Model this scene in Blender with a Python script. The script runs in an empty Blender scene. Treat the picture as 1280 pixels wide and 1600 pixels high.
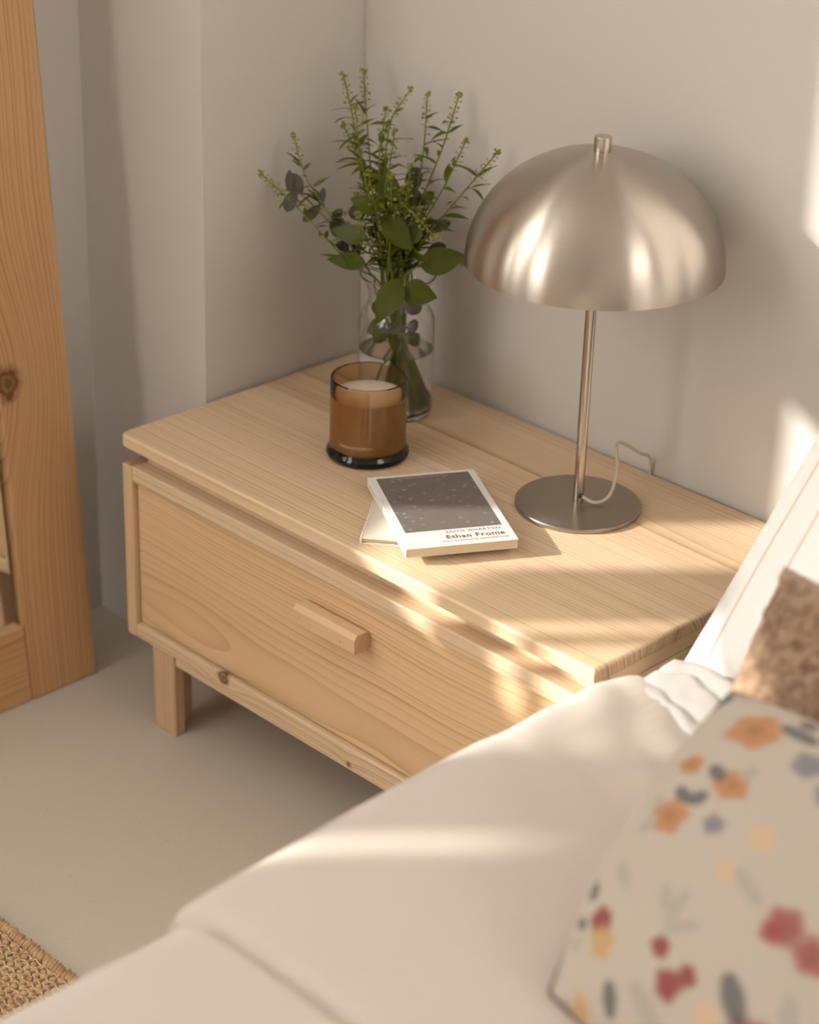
import bpy, bmesh, math, random
from mathutils import Vector, Matrix, noise as mn
random.seed(7)
C = bpy.context.scene.collection
S = bpy.context.scene
V = Vector
# ------------------------------------------------------------------ camera
cd = bpy.data.cameras.new('camera'); cam = bpy.data.objects.new('camera', cd); C.objects.link(cam)
cd.sensor_fit = 'VERTICAL'; cd.sensor_height = 36.0; cd.sensor_width = 28.8
cd.lens = 3391.9 * 36.0 / 1600.0
cr, cu, cf = V((0.7028, 0.7108, 0.0277)), V((-0.3342, 0.2955, 0.895)), V((-0.628, 0.6382, -0.4453))
cf.normalize(); cr = (cr - cf * cr.dot(cf)).normalized(); cu = cr.cross(cf)
cam.matrix_world = Matrix(((cr.x, cu.x, -cf.x, 2.0272), (cr.y, cu.y, -cf.y, -1.5284), (cr.z, cu.z, -cf.z, 1.5564), (0, 0, 0, 1)))
cd.clip_start = 0.05; cd.dof.use_dof = True; cd.dof.focus_distance = 2.52; cd.dof.aperture_fstop = 2.9
S.camera = cam
# ------------------------------------------------------------------ light
w = bpy.data.worlds.new('daylight'); S.world = w; w.use_nodes = True
bg = w.node_tree.nodes['Background']; bg.inputs[0].default_value = (1.0, 0.945, 0.87, 1); bg.inputs[1].default_value = 5.75
sd = bpy.data.lights.new('sun', 'SUN'); sun = bpy.data.objects.new('sun', sd); C.objects.link(sun)
sd.energy = 7.4; sd.angle = math.radians(1.25); sd.color = (1.0, 0.95, 0.87)
AZ, EL = math.radians(48.0), math.radians(21.0)
sdir = V((math.cos(AZ) * math.cos(EL), math.sin(AZ) * math.cos(EL), -math.sin(EL)))
sun.rotation_euler = sdir.to_track_quat('-Z', 'Y').to_euler(); sun.location = (-2, -3, 3)
S.view_settings.view_transform = 'Standard'; S.view_settings.look = 'None'
S.view_settings.exposure = 0.0; S.view_settings.gamma = 1.0; S.view_settings.use_curve_mapping = False
# ------------------------------------------------------------------ helpers
def link_obj(name, me, m=None, parent=None, smooth=False):
    o = bpy.data.objects.new(name, me); C.objects.link(o)
    if m and not me.materials: me.materials.append(m)
    if smooth:
        for f in me.polygons: f.use_smooth = True
    if parent is not None:
        o.parent = parent
        if parent.parent is None: o.matrix_parent_inverse = Matrix.Translation(-parent.location)   # meshes are written in room coordinates
    return o
def obj(name, bm, m=None, parent=None, smooth=False):
    bmesh.ops.recalc_face_normals(bm, faces=bm.faces[:])
    if smooth:
        for e in bm.edges:
            if len(e.link_faces) == 2 and e.calc_face_angle(0.0) > 0.6: e.smooth = False
    me = bpy.data.meshes.new(name); bm.to_mesh(me); bm.free()
    return link_obj(name, me, m, parent, smooth)
def tag(o, label, cat, group=None):
    o['label'] = label; o['category'] = cat
    if group: o['group'] = group
    return o
def thing(name, loc, label, cat, group=None):
    o = bpy.data.objects.new(name, None); C.objects.link(o); o.location = loc
    o.empty_display_size = 0.05
    return tag(o, label, cat, group)
def struct(o): o['kind'] = 'structure'; return o
def box(bm, a, b, bev=0.0, seg=2):
    a, b = V(a), V(b)
    r = bmesh.ops.create_cube(bm, size=1.0)
    vs = r['verts']
    for v in vs:
        v.co = V(((a.x + b.x) / 2 + v.co.x * (b.x - a.x), (a.y + b.y) / 2 + v.co.y * (b.y - a.y), (a.z + b.z) / 2 + v.co.z * (b.z - a.z)))
    if bev:
        es = list({e for v in vs for e in v.link_edges})
        bmesh.ops.bevel(bm, geom=es, offset=bev, segments=seg, profile=0.5, affect='EDGES')
    return vs
def boxo(name, a, b, m, parent=None, bev=0.0015, seg=2):
    bm = bmesh.new(); box(bm, a, b, bev, seg); return obj(name, bm, m, parent, False)
def lathe(prof, n=64, cx=0, cy=0, closed=False):
    """revolve a profile of (radius, z) about a vertical axis"""
    bm = bmesh.new(); rings = []
    for (r, z) in prof:
        if r < 1e-6: rings.append([bm.verts.new((cx, cy, z))])
        else: rings.append([bm.verts.new((cx + r * math.cos(2 * math.pi * k / n), cy + r * math.sin(2 * math.pi * k / n), z)) for k in range(n)])
    L = len(rings)
    for i in range(L if closed else L - 1):
        A, B = rings[i], rings[(i + 1) % L]
        for k in range(n):
            j = (k + 1) % n
            if len(A) == 1 and len(B) == 1: continue
            if len(A) == 1: bm.faces.new((A[0], B[j], B[k]))
            elif len(B) == 1: bm.faces.new((A[k], A[j], B[0]))
            else: bm.faces.new((A[k], A[j], B[j], B[k]))
    return bm
def spline(pts, n):
    pts = [V(p) for p in pts]
    P = [pts[0] * 2 - pts[1]] + pts + [pts[-1] * 2 - pts[-2]]
    out = []
    m = len(pts) - 1
    for i in range(n + 1):
        t = i / n * m; k = min(int(t), m - 1); t -= k
        a, b, c, d = P[k:k + 4]
        out.append(0.5 * ((2 * b) + (c - a) * t + (2 * a - 5 * b + 4 * c - d) * t * t + (3 * b - a - 3 * c + d) * t ** 3))
    return out
def tube(bm, pts, r, seg=6, r2=None):
    pts = [V(p) for p in pts]; n = len(pts); rings = []
    t0 = (pts[1] - pts[0]).normalized()
    nrm = t0.orthogonal().normalized()
    for i, p in enumerate(pts):
        t = (pts[min(i + 1, n - 1)] - pts[max(i - 1, 0)]).normalized()
        nrm = (nrm - t * nrm.dot(t)).normalized(); bn = t.cross(nrm)
        rr = r if r2 is None else r + (r2 - r) * i / (n - 1)
        rings.append([bm.verts.new(p + (nrm * math.cos(2 * math.pi * k / seg) + bn * math.sin(2 * math.pi * k / seg)) * rr) for k in range(seg)])
    for i in range(n - 1):
        for k in range(seg):
            j = (k + 1) % seg
            bm.faces.new((rings[i][k], rings[i][j], rings[i + 1][j], rings[i + 1][k]))
    bm.faces.new(rings[0][::-1]); bm.faces.new(rings[-1])
def blob(bm, c, rx, ry=None, rz=None, sub=1, rot=None):
    r = bmesh.ops.create_icosphere(bm, subdivisions=sub, radius=1.0)
    M = Matrix.Diagonal((rx, ry or rx, rz or rx)).to_3x3()
    if rot is not None: M = rot @ M
    for v in r['verts']: v.co = M @ v.co + V(c)
def grid_mesh(name, f, nu, nv, m, parent=None, wrap=False, smooth=True, colf=None):
    vs = []; cols = []
    for j in range(nv + 1):
        for i in range(nu + 1):
            vs.append(f(i / nu, j / nv))
            if colf: cols.append(colf(i / nu, j / nv))
    fs = [(j * (nu + 1) + i, j * (nu + 1) + i + 1, (j + 1) * (nu + 1) + i + 1, (j + 1) * (nu + 1) + i) for j in range(nv) for i in range(nu)]
    me = bpy.data.meshes.new(name); me.from_pydata([tuple(v) for v in vs], [], fs)
    if colf:
        at = me.color_attributes.new('print', 'FLOAT_COLOR', 'POINT')
        at.data.foreach_set('color', [c for col in cols for c in (*col, 1.0)])
    return link_obj(name, me, m, parent, smooth)
# ------------------------------------------------------------------ materials
class N:
    def __init__(s, name):
        s.m = bpy.data.materials.new(name); s.m.use_nodes = True; s.t = s.m.node_tree
        s.b = s.t.nodes['Principled BSDF']; s.out = s.t.nodes['Material Output']
    def n(s, typ, **kw):
        x = s.t.nodes.new(typ)
        for k, v in kw.items(): setattr(x, k, v)
        return x
    def put(s, inp, v):
        if isinstance(v, bpy.types.NodeSocket): s.t.links.new(v, inp)
        else: inp.default_value = v
    def math(s, op, a, b=0.0, c=0.0, clamp=False):
        x = s.n('ShaderNodeMath', operation=op, use_clamp=clamp)
        s.put(x.inputs[0], a); s.put(x.inputs[1], b); s.put(x.inputs[2], c)
        return x.outputs[0]
    def co(s): return s.n('ShaderNodeTexCoord').outputs['Object']
    def vscale(s, v, sc):
        x = s.n('ShaderNodeVectorMath', operation='MULTIPLY'); s.put(x.inputs[0], v); x.inputs[1].default_value = sc; return x.outputs[0]
    def noise(s, v, scale=1.0, detail=2.0, rough=0.5):
        x = s.n('ShaderNodeTexNoise'); s.put(x.inputs['Vector'], v); x.inputs['Scale'].default_value = scale
        x.inputs['Detail'].default_value = detail; x.inputs['Roughness'].default_value = rough; return x.outputs['Fac']
    def mix(s, f, a, b):
        x = s.n('ShaderNodeMix', data_type='RGBA'); s.put(x.inputs[0], f)
        s.put(x.inputs[6], a if isinstance(a, bpy.types.NodeSocket) else (*a, 1)); s.put(x.inputs[7], b if isinstance(b, bpy.types.NodeSocket) else (*b, 1))
        return x.outputs[2]
    def smooth(s, v, lo, hi, a=0.0, b=1.0):
        x = s.n('ShaderNodeMapRange', interpolation_type='SMOOTHSTEP'); s.put(x.inputs[0], v)
        for k, q in zip((1, 2, 3, 4), (lo, hi, a, b)): x.inputs[k].default_value = q
        return x.outputs[0]
    def bump(s, h, strength, dist=0.001):
        x = s.n('ShaderNodeBump'); x.inputs['Strength'].default_value = strength; x.inputs['Distance'].default_value = dist
        s.put(x.inputs['Height'], h); s.put(s.b.inputs['Normal'], x.outputs[0])
    def set(s, col=None, rough=None, **kw):
        if col is not None: s.put(s.b.inputs['Base Color'], col if isinstance(col, bpy.types.NodeSocket) else (*col, 1))
        if rough is not None: s.put(s.b.inputs['Roughness'], rough)
        for k, v in kw.items(): s.put(s.b.inputs[k], v)
        return s.m
def plain(name, col, rough=0.6, var=0.06, scale=40.0, bump=0.0, bscale=300.0, **kw):
    q = N(name); c = q.co()
    f = q.noise(c, scale, 3.0)
    q.set(q.mix(f, [x * (1 - var) for x in col], [min(1, x * (1 + var)) for x in col]), rough, **kw)
    if bump: q.bump(q.noise(c, bscale, 2.0), bump, 0.001)
    return q.m
def wood(name, axis, pith, freq, light, dark, warp=0.006, con=0.75, knots=(), seed=0.0, fib=0.10, rough=0.45, wl=1.3, wa=5.0):
    """solid timber: growth rings about a pith line parallel to the axis, shown on every cut face"""
    light = [min(0.9, v * k) for v, k in zip(light, (1.15, 1.20, 1.26))]; dark = [v * k for v, k in zip(dark, (1.15, 1.20, 1.26))]
    q = N(name); sep = q.n('ShaderNodeSeparateXYZ'); c = q.co(); q.put(sep.inputs[0], c)
    x, y, z = sep.outputs
    al, a, b = {'x': (x, y, z), 'y': (y, x, z), 'z': (z, x, y)}[axis]
    def vec(sa, sb, sc, off):
        k = q.n('ShaderNodeCombineXYZ')
        q.put(k.inputs[0], q.math('MULTIPLY_ADD', al, sa, off)); q.put(k.inputs[1], q.math('MULTIPLY', a, sb)); q.put(k.inputs[2], q.math('MULTIPLY', b, sc))
        return k.outputs[0]
    da = q.math('SUBTRACT', a, pith[0]); db = q.math('SUBTRACT', b, pith[1])
    r = q.math('SQRT', q.math('ADD', q.math('MULTIPLY', da, da), q.math('MULTIPLY', db, db)))
    n1 = q.noise(vec(wl, wa, wa, seed), 1.0, 2.0, 0.5)
    r = q.math('MULTIPLY_ADD', q.math('SUBTRACT', n1, 0.5), warp * 2, r)
    core = None
    for (ko, ka, kb, R, st, amp) in knots:
        d0 = q.math('DIVIDE', q.math('SUBTRACT', al, ko), R * st)
        d1 = q.math('DIVIDE', q.math('SUBTRACT', a, ka), R); d2 = q.math('DIVIDE', q.math('SUBTRACT', b, kb), R)
        s2 = q.math('ADD', q.math('MULTIPLY', d1, d1), q.math('MULTIPLY', d2, d2))
        dd = q.math('ADD', q.math('MULTIPLY', d0, d0), s2)
        r = q.math('MULTIPLY_ADD', q.math('EXPONENT', q.math('MULTIPLY', dd, -0.35)), amp, r)
        d0b = q.math('MULTIPLY', d0, st * 0.8)
        dc = q.math('SQRT', q.math('ADD', q.math('MULTIPLY', d0b, d0b), s2))
        dc = q.math('ADD', dc, q.math('MULTIPLY', q.math('SUBTRACT', q.noise(c, 90.0, 2.0), 0.5), 0.25))
        k = q.math('SUBTRACT', 1.0, q.smooth(dc, 0.28, 0.52))
        ring = q.math('MULTIPLY_ADD', q.math('SINE', q.math('MULTIPLY', dc, 30.0)), 0.14, 0.80)
        k = q.math('MULTIPLY', k, ring)
        core = k if core is None else q.math('MAXIMUM', core, k)
    n2 = q.noise(vec(0.6, 14.0, 14.0, seed + 3.1), 1.0, 2.0)
    ring = q.math('ADD', q.math('MULTIPLY', r, freq), q.math('MULTIPLY', n2, 1.5))
    kk = q.n('ShaderNodeCombineXYZ'); q.put(kk.inputs[0], q.math('MULTIPLY_ADD', ring, 0.37, seed)); q.put(kk.inputs[1], q.math('MULTIPLY', al, 0.5))
    nr = q.noise(kk.outputs[0], 1.0, 1.0); ring = q.math('MULTIPLY_ADD', nr, 3.0, ring)
    f = q.math('FRACT', ring)
    tone = q.math('MULTIPLY', q.math('MULTIPLY_ADD', q.math('POWER', f, 5.0), 0.8, q.math('MULTIPLY', f, 0.28)), q.math('SUBTRACT', 1.0, q.smooth(f, 0.93, 1.0)))
    ks = q.n('ShaderNodeCombineXYZ'); q.put(ks.inputs[0], q.math('FLOOR', ring)); q.put(ks.inputs[1], q.math('MULTIPLY', al, 0.8)); ks.inputs[2].default_value = seed
    tone = q.math('MULTIPLY', tone, q.smooth(q.noise(ks.outputs[0], 0.73, 0.0), 0.3, 0.7, 0.45, 1.3))
    wob = q.noise(vec(3.0, 30.0, 30.0, seed + 7.7), 1.0, 2.0)
    tone = q.math('MULTIPLY', tone, q.smooth(wob, 0.25, 0.7, con * 0.75, con * 1.6), clamp=True)
    fibre = q.noise(vec(22.0, 750.0, 750.0, seed), 1.0, 2.0, 0.6)
    tone = q.math('ADD', tone, q.math('MULTIPLY', q.math('SUBTRACT', fibre, 0.5), fib * 3), clamp=True)
    big = q.noise(vec(2.0, 7.0, 7.0, seed + 11.0), 1.0, 1.0)
    mid = [l * 0.80 + d * 0.20 for l, d in zip(light, dark)]
    base = q.mix(q.smooth(big, 0.3, 0.7), light, mid)
    col = q.mix(tone, base, dark)
    ge = q.n('ShaderNodeNewGeometry'); gn = q.n('ShaderNodeSeparateXYZ'); q.put(gn.inputs[0], ge.outputs['True Normal'])
    endg = q.smooth(q.math('ABSOLUTE', gn.outputs['xyz'.index(axis)]), 0.75, 0.95, 0.0, 0.85)      # cut end grain takes up more colour
    col = q.mix(endg, col, q.mix(q.math('MULTIPLY', tone, 1.6, clamp=True), [d * 0.9 + l * 0.1 for l, d in zip(light, dark)], [d * 0.42 for d in dark]))
    if core is not None: col = q.mix(core, col, (0.13, 0.05, 0.018))
    q.set(col, rough)
    q.b.inputs['Specular IOR Level'].default_value = 0.35
    q.bump(fibre, 0.12, 0.0004)
    return q.m
PINE, PINED = (0.68, 0.49, 0.31), (0.43, 0.25, 0.125)
wall_m = plain('wall_plaster', (0.62, 0.585, 0.545), 0.9, 0.015, 3.0, 0.10, 260.0)
q = N('floor_microcement'); c = q.co()
f1 = q.noise(c, 3.0, 4.0); f2 = q.noise(c, 420.0, 2.0, 0.7); f3 = q.smooth(q.noise(c, 130.0, 0.0), 0.76, 0.82)
col = q.mix(f1, (0.60, 0.545, 0.465), (0.67, 0.615, 0.53)); col = q.mix(q.math('MULTIPLY', f2, 0.35), col, (0.36, 0.31, 0.25)); col = q.mix(q.math('MULTIPLY', f3, 0.14), col, (0.25, 0.21, 0.17))
q.set(col, 0.75); q.bump(f2, 0.25, 0.0006); floor_m = q.m
white_m = plain('white_paint', (0.78, 0.76, 0.73), 0.5, 0.02)
def steel(name, rough, aniso, col=(0.53, 0.475, 0.42)):
    q = N(name); c = q.co(); n = q.noise(q.vscale(c, (30, 30, 1400)), 1.0, 3.0)
    q.set(q.mix(n, [v * 0.93 for v in col], [v * 1.05 for v in col]), q.math('MULTIPLY_ADD', n, 0.08, rough - 0.04), Metallic=1.0, Anisotropic=aniso)
    q.b.inputs['Anisotropic Rotation'].default_value = 0.25
    t = q.n('ShaderNodeTangent', direction_type='RADIAL', axis='Z'); q.put(q.b.inputs['Tangent'], t.outputs[0])
    return q.m
shade_m = steel('brushed_steel_shade', 0.30, 0.9); base_m = steel('brushed_steel_base', 0.36, 0.7, (0.42, 0.37, 0.32)); pole_m = steel('satin_steel', 0.24, 0.0, (0.58, 0.52, 0.46))
# ------------------------------------------------------------------ the room
TZ, YW = 0.408, 0.4235            # table top height, back wall
def wallbox(name, a, b, m=None): return struct(boxo(name, a, b, m or wall_m, None, 0.0))
wallbox('floor', (-0.45, -3.3, -0.10), (3.3, 0.60, 0.0), floor_m)
wallbox('wall_back', (-0.0025, YW, 0), (3.3, YW + 0.12, 2.6))
wallbox('wall_pier', (-0.40, 0.1475, 0), (-0.0035, YW + 0.12, 2.6))
bm = bmesh.new()
for a_, b_ in (((3.1, -3.2, 0), (3.2, YW, 1.45)), ((3.1, -3.2, 2.4), (3.2, YW, 2.6)), ((3.1, -3.2, 1.45), (3.2, -0.5, 2.4)), ((3.1, 0.3, 1.45), (3.2, YW, 2.4))): box(bm, a_, b_)
struct(obj('wall_right', bm, white_m))  # upper opening added to bring in fill light from the right
wallbox('ceiling', (-0.40, -3.3, 2.6), (3.22, YW + 0.12, 2.7), white_m)
XL = -0.25
bm = bmesh.new()
WY0, WY1, WZ0, WZ1 = -1.765, -0.655, 0.80, 2.40
box(bm, (XL - 0.10, WY1, 0), (XL, 0.1475, 2.6)); box(bm, (XL - 0.025, WY0 - 0.12, 0), (XL, WY0, 2.6)); box(bm, (XL - 0.10, -2.55, 0), (XL, WY0 - 0.12, 2.6)); box(bm, (XL - 0.10, -3.2, 0), (XL, -2.55, 0.75)); box(bm, (XL - 0.10, -3.2, 2.5), (XL, -2.55, 2.6))
box(bm, (XL - 0.10, WY0, 0), (XL, WY1, WZ0)); box(bm, (XL - 0.10, WY0, WZ1), (XL, WY1, 2.6))
struct(obj('wall_left', bm, wall_m))
wallbox('wall_front', (0.3, -3.3, 0), (3.22, -3.2, 2.6))
wallbox('low_front_wall_1', (XL - 0.10, -3.3, 0), (0.3, -3.2, 0.75))  # low front wall below the daylight opening, raised to darken the floor
win = struct(boxo('window_1', (XL - 0.02, WY0 - 0.0, WZ0 - 0.02), (XL + 0.015, WY1 + 0.0, WZ0), white_m, None, 0.002))
for nm, y0, y1, z0, z1 in (('sun_mask_mullion', -1.010, -0.905, WZ0, 1.10), ('sun_mask_mullion', -0.905, -0.830, 0.880, 1.10), ('sun_mask_block', -1.047, -1.010, WZ0, 0.835), ('sun_mask_mullion', -1.088, -1.047, WZ0, 1.10), ('sun_mask_mullion', -1.670, -1.468, WZ0, 1.20), ('sun_mask_mullion', WY0, -1.713, WZ0, 1.20), ('sun_mask_mullion', -1.713, -1.668, 1.15, 1.20), ('sun_mask_transom', WY0, -1.468, 1.33, 1.50),
                           ('sun_mask_transom', -0.830, WY1, 1.118, 1.323), ('sun_mask_mullion', -1.500, -1.468, 1.20, 1.33), ('sun_mask_mullion', WY0, -1.60, 1.50, WZ1)):
    boxo(nm, (XL - 0.004, y0, z0), (XL + 0.004, y1, z1), white_m, win, 0.001)  # unseen window bars, sized and cut to shape the sun bands
for k in range(19):              # unseen slats added to thin the sun falling on the white pillow
    z_ = 1.088 + 0.0222 * k
    boxo('sun_dimming_slat', (XL - 0.012, -1.468, z_), (XL - 0.006, -1.088 if z_ < 1.1 else -0.832, z_ + 0.0125), white_m, win, 0.0)
# ------------------------------------------------------------------ nightstand
ns = thing('nightstand', (0.4, 0.21, 0), 'low natural pine nightstand with one drawer and overhanging top', 'nightstand')
# the top is glued up from five boards whose growth rings show on the end grain
bm = bmesh.new(); T0 = TZ - 0.0175
box(bm, (0, 0, T0), (0.8, 0.4185, TZ))
bm.edges.ensure_lookup_table()
bmesh.ops.bevel(bm, geom=[e for e in bm.edges if abs(e.verts[0].co.z - e.verts[1].co.z) > 0.01 and e.verts[0].co.x < 0.4], offset=0.012, segments=5, profile=0.5, affect='EDGES')
bmesh.ops.bevel(bm, geom=[e for e in bm.edges if abs(e.verts[0].co.z - TZ) < 1e-5 and abs(e.verts[1].co.z - TZ) < 1e-5], offset=0.0045, segments=4, profile=0.5, affect='EDGES')
bmesh.ops.bevel(bm, geom=[e for e in bm.edges if abs(e.verts[0].co.z - T0) < 1e-5 and abs(e.verts[1].co.z - T0) < 1e-5], offset=0.002, segments=2, profile=0.5, affect='EDGES')
cuts = [-1, 0.083, 0.160, 0.241, 0.328, 1]
tones = [((0.70, 0.515, 0.33), (0.47, 0.29, 0.15)), ((0.68, 0.495, 0.315), (0.43, 0.26, 0.135)), ((0.71, 0.53, 0.345), (0.48, 0.30, 0.165)), ((0.645, 0.455, 0.28), (0.42, 0.25, 0.13)), ((0.67, 0.485, 0.31), (0.44, 0.27, 0.14))]
piths = [(-0.20, TZ - 0.07), (0.42, TZ - 0.10), (-0.10, TZ - 0.16), (0.33, TZ - 0.15), (0.10, TZ - 0.12)]
for i in range(5):
    b2 = bm.copy()
    if i > 0:
        r = bmesh.ops.bisect_plane(b2, geom=b2.verts[:] + b2.edges[:] + b2.faces[:], plane_co=(0, cuts[i] + 0.00008, 0), plane_no=(0, 1, 0), clear_inner=True)
        bmesh.ops.edgeloop_fill(b2, edges=[e for e in r['geom_cut'] if isinstance(e, bmesh.types.BMEdge)])
    if i < 4:
        r = bmesh.ops.bisect_plane(b2, geom=b2.verts[:] + b2.edges[:] + b2.faces[:], plane_co=(0, cuts[i + 1] - 0.00008, 0), plane_no=(0, 1, 0), clear_outer=True)
        bmesh.ops.edgeloop_fill(b2, edges=[e for e in r['geom_cut'] if isinstance(e, bmesh.types.BMEdge)])
    obj('tabletop_board', b2, wood('pine_top_%d' % i, 'x', piths[i], (185, 215, 190, 250, 210)[i], tones[i][0], tones[i][1], 0.007, 0.8, seed=i * 5.3, wl=0.9, wa=4), ns)
bm.free()
wx = wood('pine_rail', 'x', (-0.10, 0.30), 230, (0.68, 0.505, 0.335), (0.45, 0.285, 0.15), 0.008, 0.7, seed=2.2)
wxb = wood('pine_bottom_rail', 'x', (-0.07, 0.02), 170, (0.68, 0.50, 0.32), (0.45, 0.28, 0.145), 0.012, 0.75, knots=((0.203, -0.003, 0.137, 0.024, 1.0, 0.010), (0.433, -0.003, 0.1155, 0.013, 1.0, 0.004)), seed=5.2)
wy = wood('pine_side_spacer', 'y', (0.60, 0.2), 230, (0.66, 0.45, 0.27), (0.46, 0.28, 0.15), 0.004, 0.5, seed=8.0)
wz = wood('pine_side', 'z', (0.14, 0.05), 210, (0.64, 0.45, 0.27), (0.42, 0.25, 0.13), 0.006, 0.8, seed=1.0)
wzl = wood('pine_leg', 'z', (0.02, -0.12), 200, (0.55, 0.365, 0.22), (0.40, 0.235, 0.125), 0.006, 0.7, seed=4.0)
ZT, ZB = 0.370, 0.121            # box of the drawer
boxo('spacer_rail', (0.03, 0.022, ZT - 0.002), (0.7945, 0.0325, T0), wx, ns, 0.0008)
boxo('spacer_rail', (0.774, 0.0332, ZT - 0.002), (0.7945, 0.40, T0), wy, ns, 0.0008)
boxo('spacer_rail', (0.03, 0.0332, ZT - 0.002), (0.052, 0.40, T0), wy, ns, 0.0008)
boxo('side_panel', (0.0085, -0.003, ZB), (0.0265, 0.412, ZT), wz, ns, 0.0025, 3)
boxo('side_panel', (0.779, -0.003, ZB), (0.797, 0.412, ZT), wz, ns, 0.0025, 3)
boxo('top_rail', (0.0267, -0.002, ZT - 0.022), (0.7788, 0.40, ZT - 0.0005), wx, ns, 0.0022, 3)
boxo('bottom_rail', (0.0267, -0.002, ZB), (0.7788, 0.40, ZB + 0.020), wxb, ns, 0.0022, 3)
boxo('back_panel', (0.0267, 0.402, ZB), (0.7788, 0.410, ZT), wz, ns, 0.0)
wd = wood('pine_drawer_front', 'x', (0.075, 0.178), 155, (0.68, 0.465, 0.265), (0.47, 0.275, 0.125), 0.024, 0.78, seed=9.4, wl=1.6, wa=3.5, knots=((0.62, 0.005, 0.165, 0.006, 2.5, 0.005),))
dr = boxo('drawer_front', (0.0285, 0.0055, ZB + 0.022), (0.777, 0.024, ZT - 0.0245), wd, ns, 0.0012)
# bevelled wooden pull
bm = bmesh.new()
prof = [(-0.0205, 0.2885), (-0.0205, 0.3065), (-0.016, 0.3125), (0.0004, 0.3115), (0.0054, 0.3060), (0.0054, 0.2925), (-0.008, 0.2855)]
xs = (0.3545, 0.4605); rr = [[bm.verts.new((x, y, z)) for y, z in prof] for x in xs]
bm.faces.new(rr[0]); bm.faces.new(rr[1][::-1])
for k in range(len(prof)):
    j = (k + 1) % len(prof); bm.faces.new((rr[0][k], rr[0][j], rr[1][j], rr[1][k]))
bmesh.ops.bevel(bm, geom=bm.edges[:], offset=0.0006, segments=1, affect='EDGES')
wh = wood('pine_handle', 'x', (0.03, 0.27), 260, (0.66, 0.46, 0.27), (0.45, 0.27, 0.14), 0.004, 0.5, seed=12.0, knots=((0.366, -0.0205, 0.299, 0.0016, 1.6, 0.0), (0.384, -0.0205, 0.293, 0.0016, 1.6, 0.0), (0.437, -0.0205, 0.296, 0.0016, 1.6, 0.0)))
hd = obj('drawer_handle', bm, wh, dr)
boxo('apron', (0.102, 0.0005, 0.1075), (0.70, 0.018, ZB), wxb, ns, 0.003, 2)
for sx in (0, 1):
    for sy in (0, 1):
        bm = bmesh.new()
        X = (lambda v: v) if sx == 0 else (lambda v: 0.8 - v)
        Y = (lambda v: v) if sy == 0 else (lambda v: 0.405 - v)
        pts = [(0.0585, -0.001), (0.1015, -0.001), (0.1015, 0.0165), (0.0785, 0.0165), (0.0785, 0.048), (0.0585, 0.048)]
        lo = [bm.verts.new((X(x + 0.0015), Y(y), 0)) for x, y in pts]; hi = [bm.verts.new((X(x), Y(y), ZB)) for x, y in pts]
        bm.faces.new(lo); bm.faces.new(hi)
        for k in range(6):
            j = (k + 1) % 6; bm.faces.new((lo[k], lo[j], hi[j], hi[k]))
        bmesh.ops.recalc_face_normals(bm, faces=bm.faces[:])
        bmesh.ops.bevel(bm, geom=bm.edges[:], offset=0.0012, segments=1, affect='EDGES')
        obj('leg', bm, wzl, ns)
# ------------------------------------------------------------------ standing mirror
mk = -0.0780                      # lean: x per metre of height
mr = thing('standing_mirror', (-0.1, -0.29, 0), 'tall pine framed mirror with a big knot, leaning on the left wall', 'mirror')
wm = wood('mirror_pine', 'z', (-0.10, 0.16), 130, (0.52, 0.305, 0.15), (0.35, 0.175, 0.072), 0.020, 0.85, knots=((0.4517, -0.1337, -0.0724, 0.048, 1.7, 0.045),), seed=6.1, wl=1.2, wa=3.0)
wmr = wood('mirror_pine_rail', 'y', (-0.16, -0.05), 110, (0.50, 0.295, 0.145), (0.35, 0.18, 0.075), 0.016, 0.85, seed=3.3)
def lean(bm):
    for v in bm.verts: v.co.x += mk * v.co.z
    return bm
def mbox(name, a, b, m, parent, bev): 
    bm = bmesh.new(); box(bm, a, b, bev, 2); return obj(name, lean(bm), m, parent)
XF = -0.0985
MY0, MY1 = -0.450, 0.0235
mbox('stile', (XF - 0.026, -0.0865, 0), (XF, MY1, 1.86), wm, mr, 0.003)
mbox('stile', (XF - 0.026, MY0, 0), (XF, MY0 + 0.110, 1.86), wm, mr, 0.003)
mbox('rail', (XF - 0.026, MY0 + 0.1102, 0), (XF, -0.0868, 0.112), wmr, mr, 0.002)
mbox('rail', (XF - 0.026, MY0 + 0.1102, 1.748), (XF, -0.0868, 1.86), wmr, mr, 0.002)
q = N('mirror_glass'); q.set((0.86, 0.87, 0.86), 0.01, Metallic=1.0)
mbox('mirror_pane', (XF - 0.016, MY0 + 0.104, 0.105), (XF - 0.012, -0.0925, 1.755), q.m, mr, 0.0)
# ------------------------------------------------------------------ table lamp
LX, LY = 0.5297, 0.2809
lamp = thing('table_lamp', (LX, LY, TZ), 'brushed steel mushroom table lamp with dome shade on the nightstand', 'lamp')
obj('base', lathe([(0, TZ), (0.0748, TZ), (0.0758, TZ + 0.0008), (0.0758, TZ + 0.0046), (0.0750, TZ + 0.0055), (0, TZ + 0.0055)], 96, LX, LY), base_m, lamp, False)
obj('pole', lathe([(0, TZ + 0.0056), (0.0064, TZ + 0.0056), (0.0064, 0.842), (0, 0.842)], 32, LX, LY), pole_m, lamp, True)
ZR, RS, HS = 0.7150, 0.1485, 0.133
prof = []
for k in range(41):
    t = math.pi / 2 * k / 40
    prof.append((RS * math.cos(t) ** 0.96 if k < 40 else 0.0, ZR + HS * math.sin(t) ** 1.0))
inn = [(max(0.0, r - 0.0016), ZR + (z - ZR) * 0.986) for r, z in prof]
rim = [(RS - 0.0016, ZR), (RS, ZR)]
bm = lathe([(r, z) for r, z in reversed(inn)] + rim + prof, 128, LX, LY)
obj('shade', bm, shade_m, lamp, True)
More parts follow.
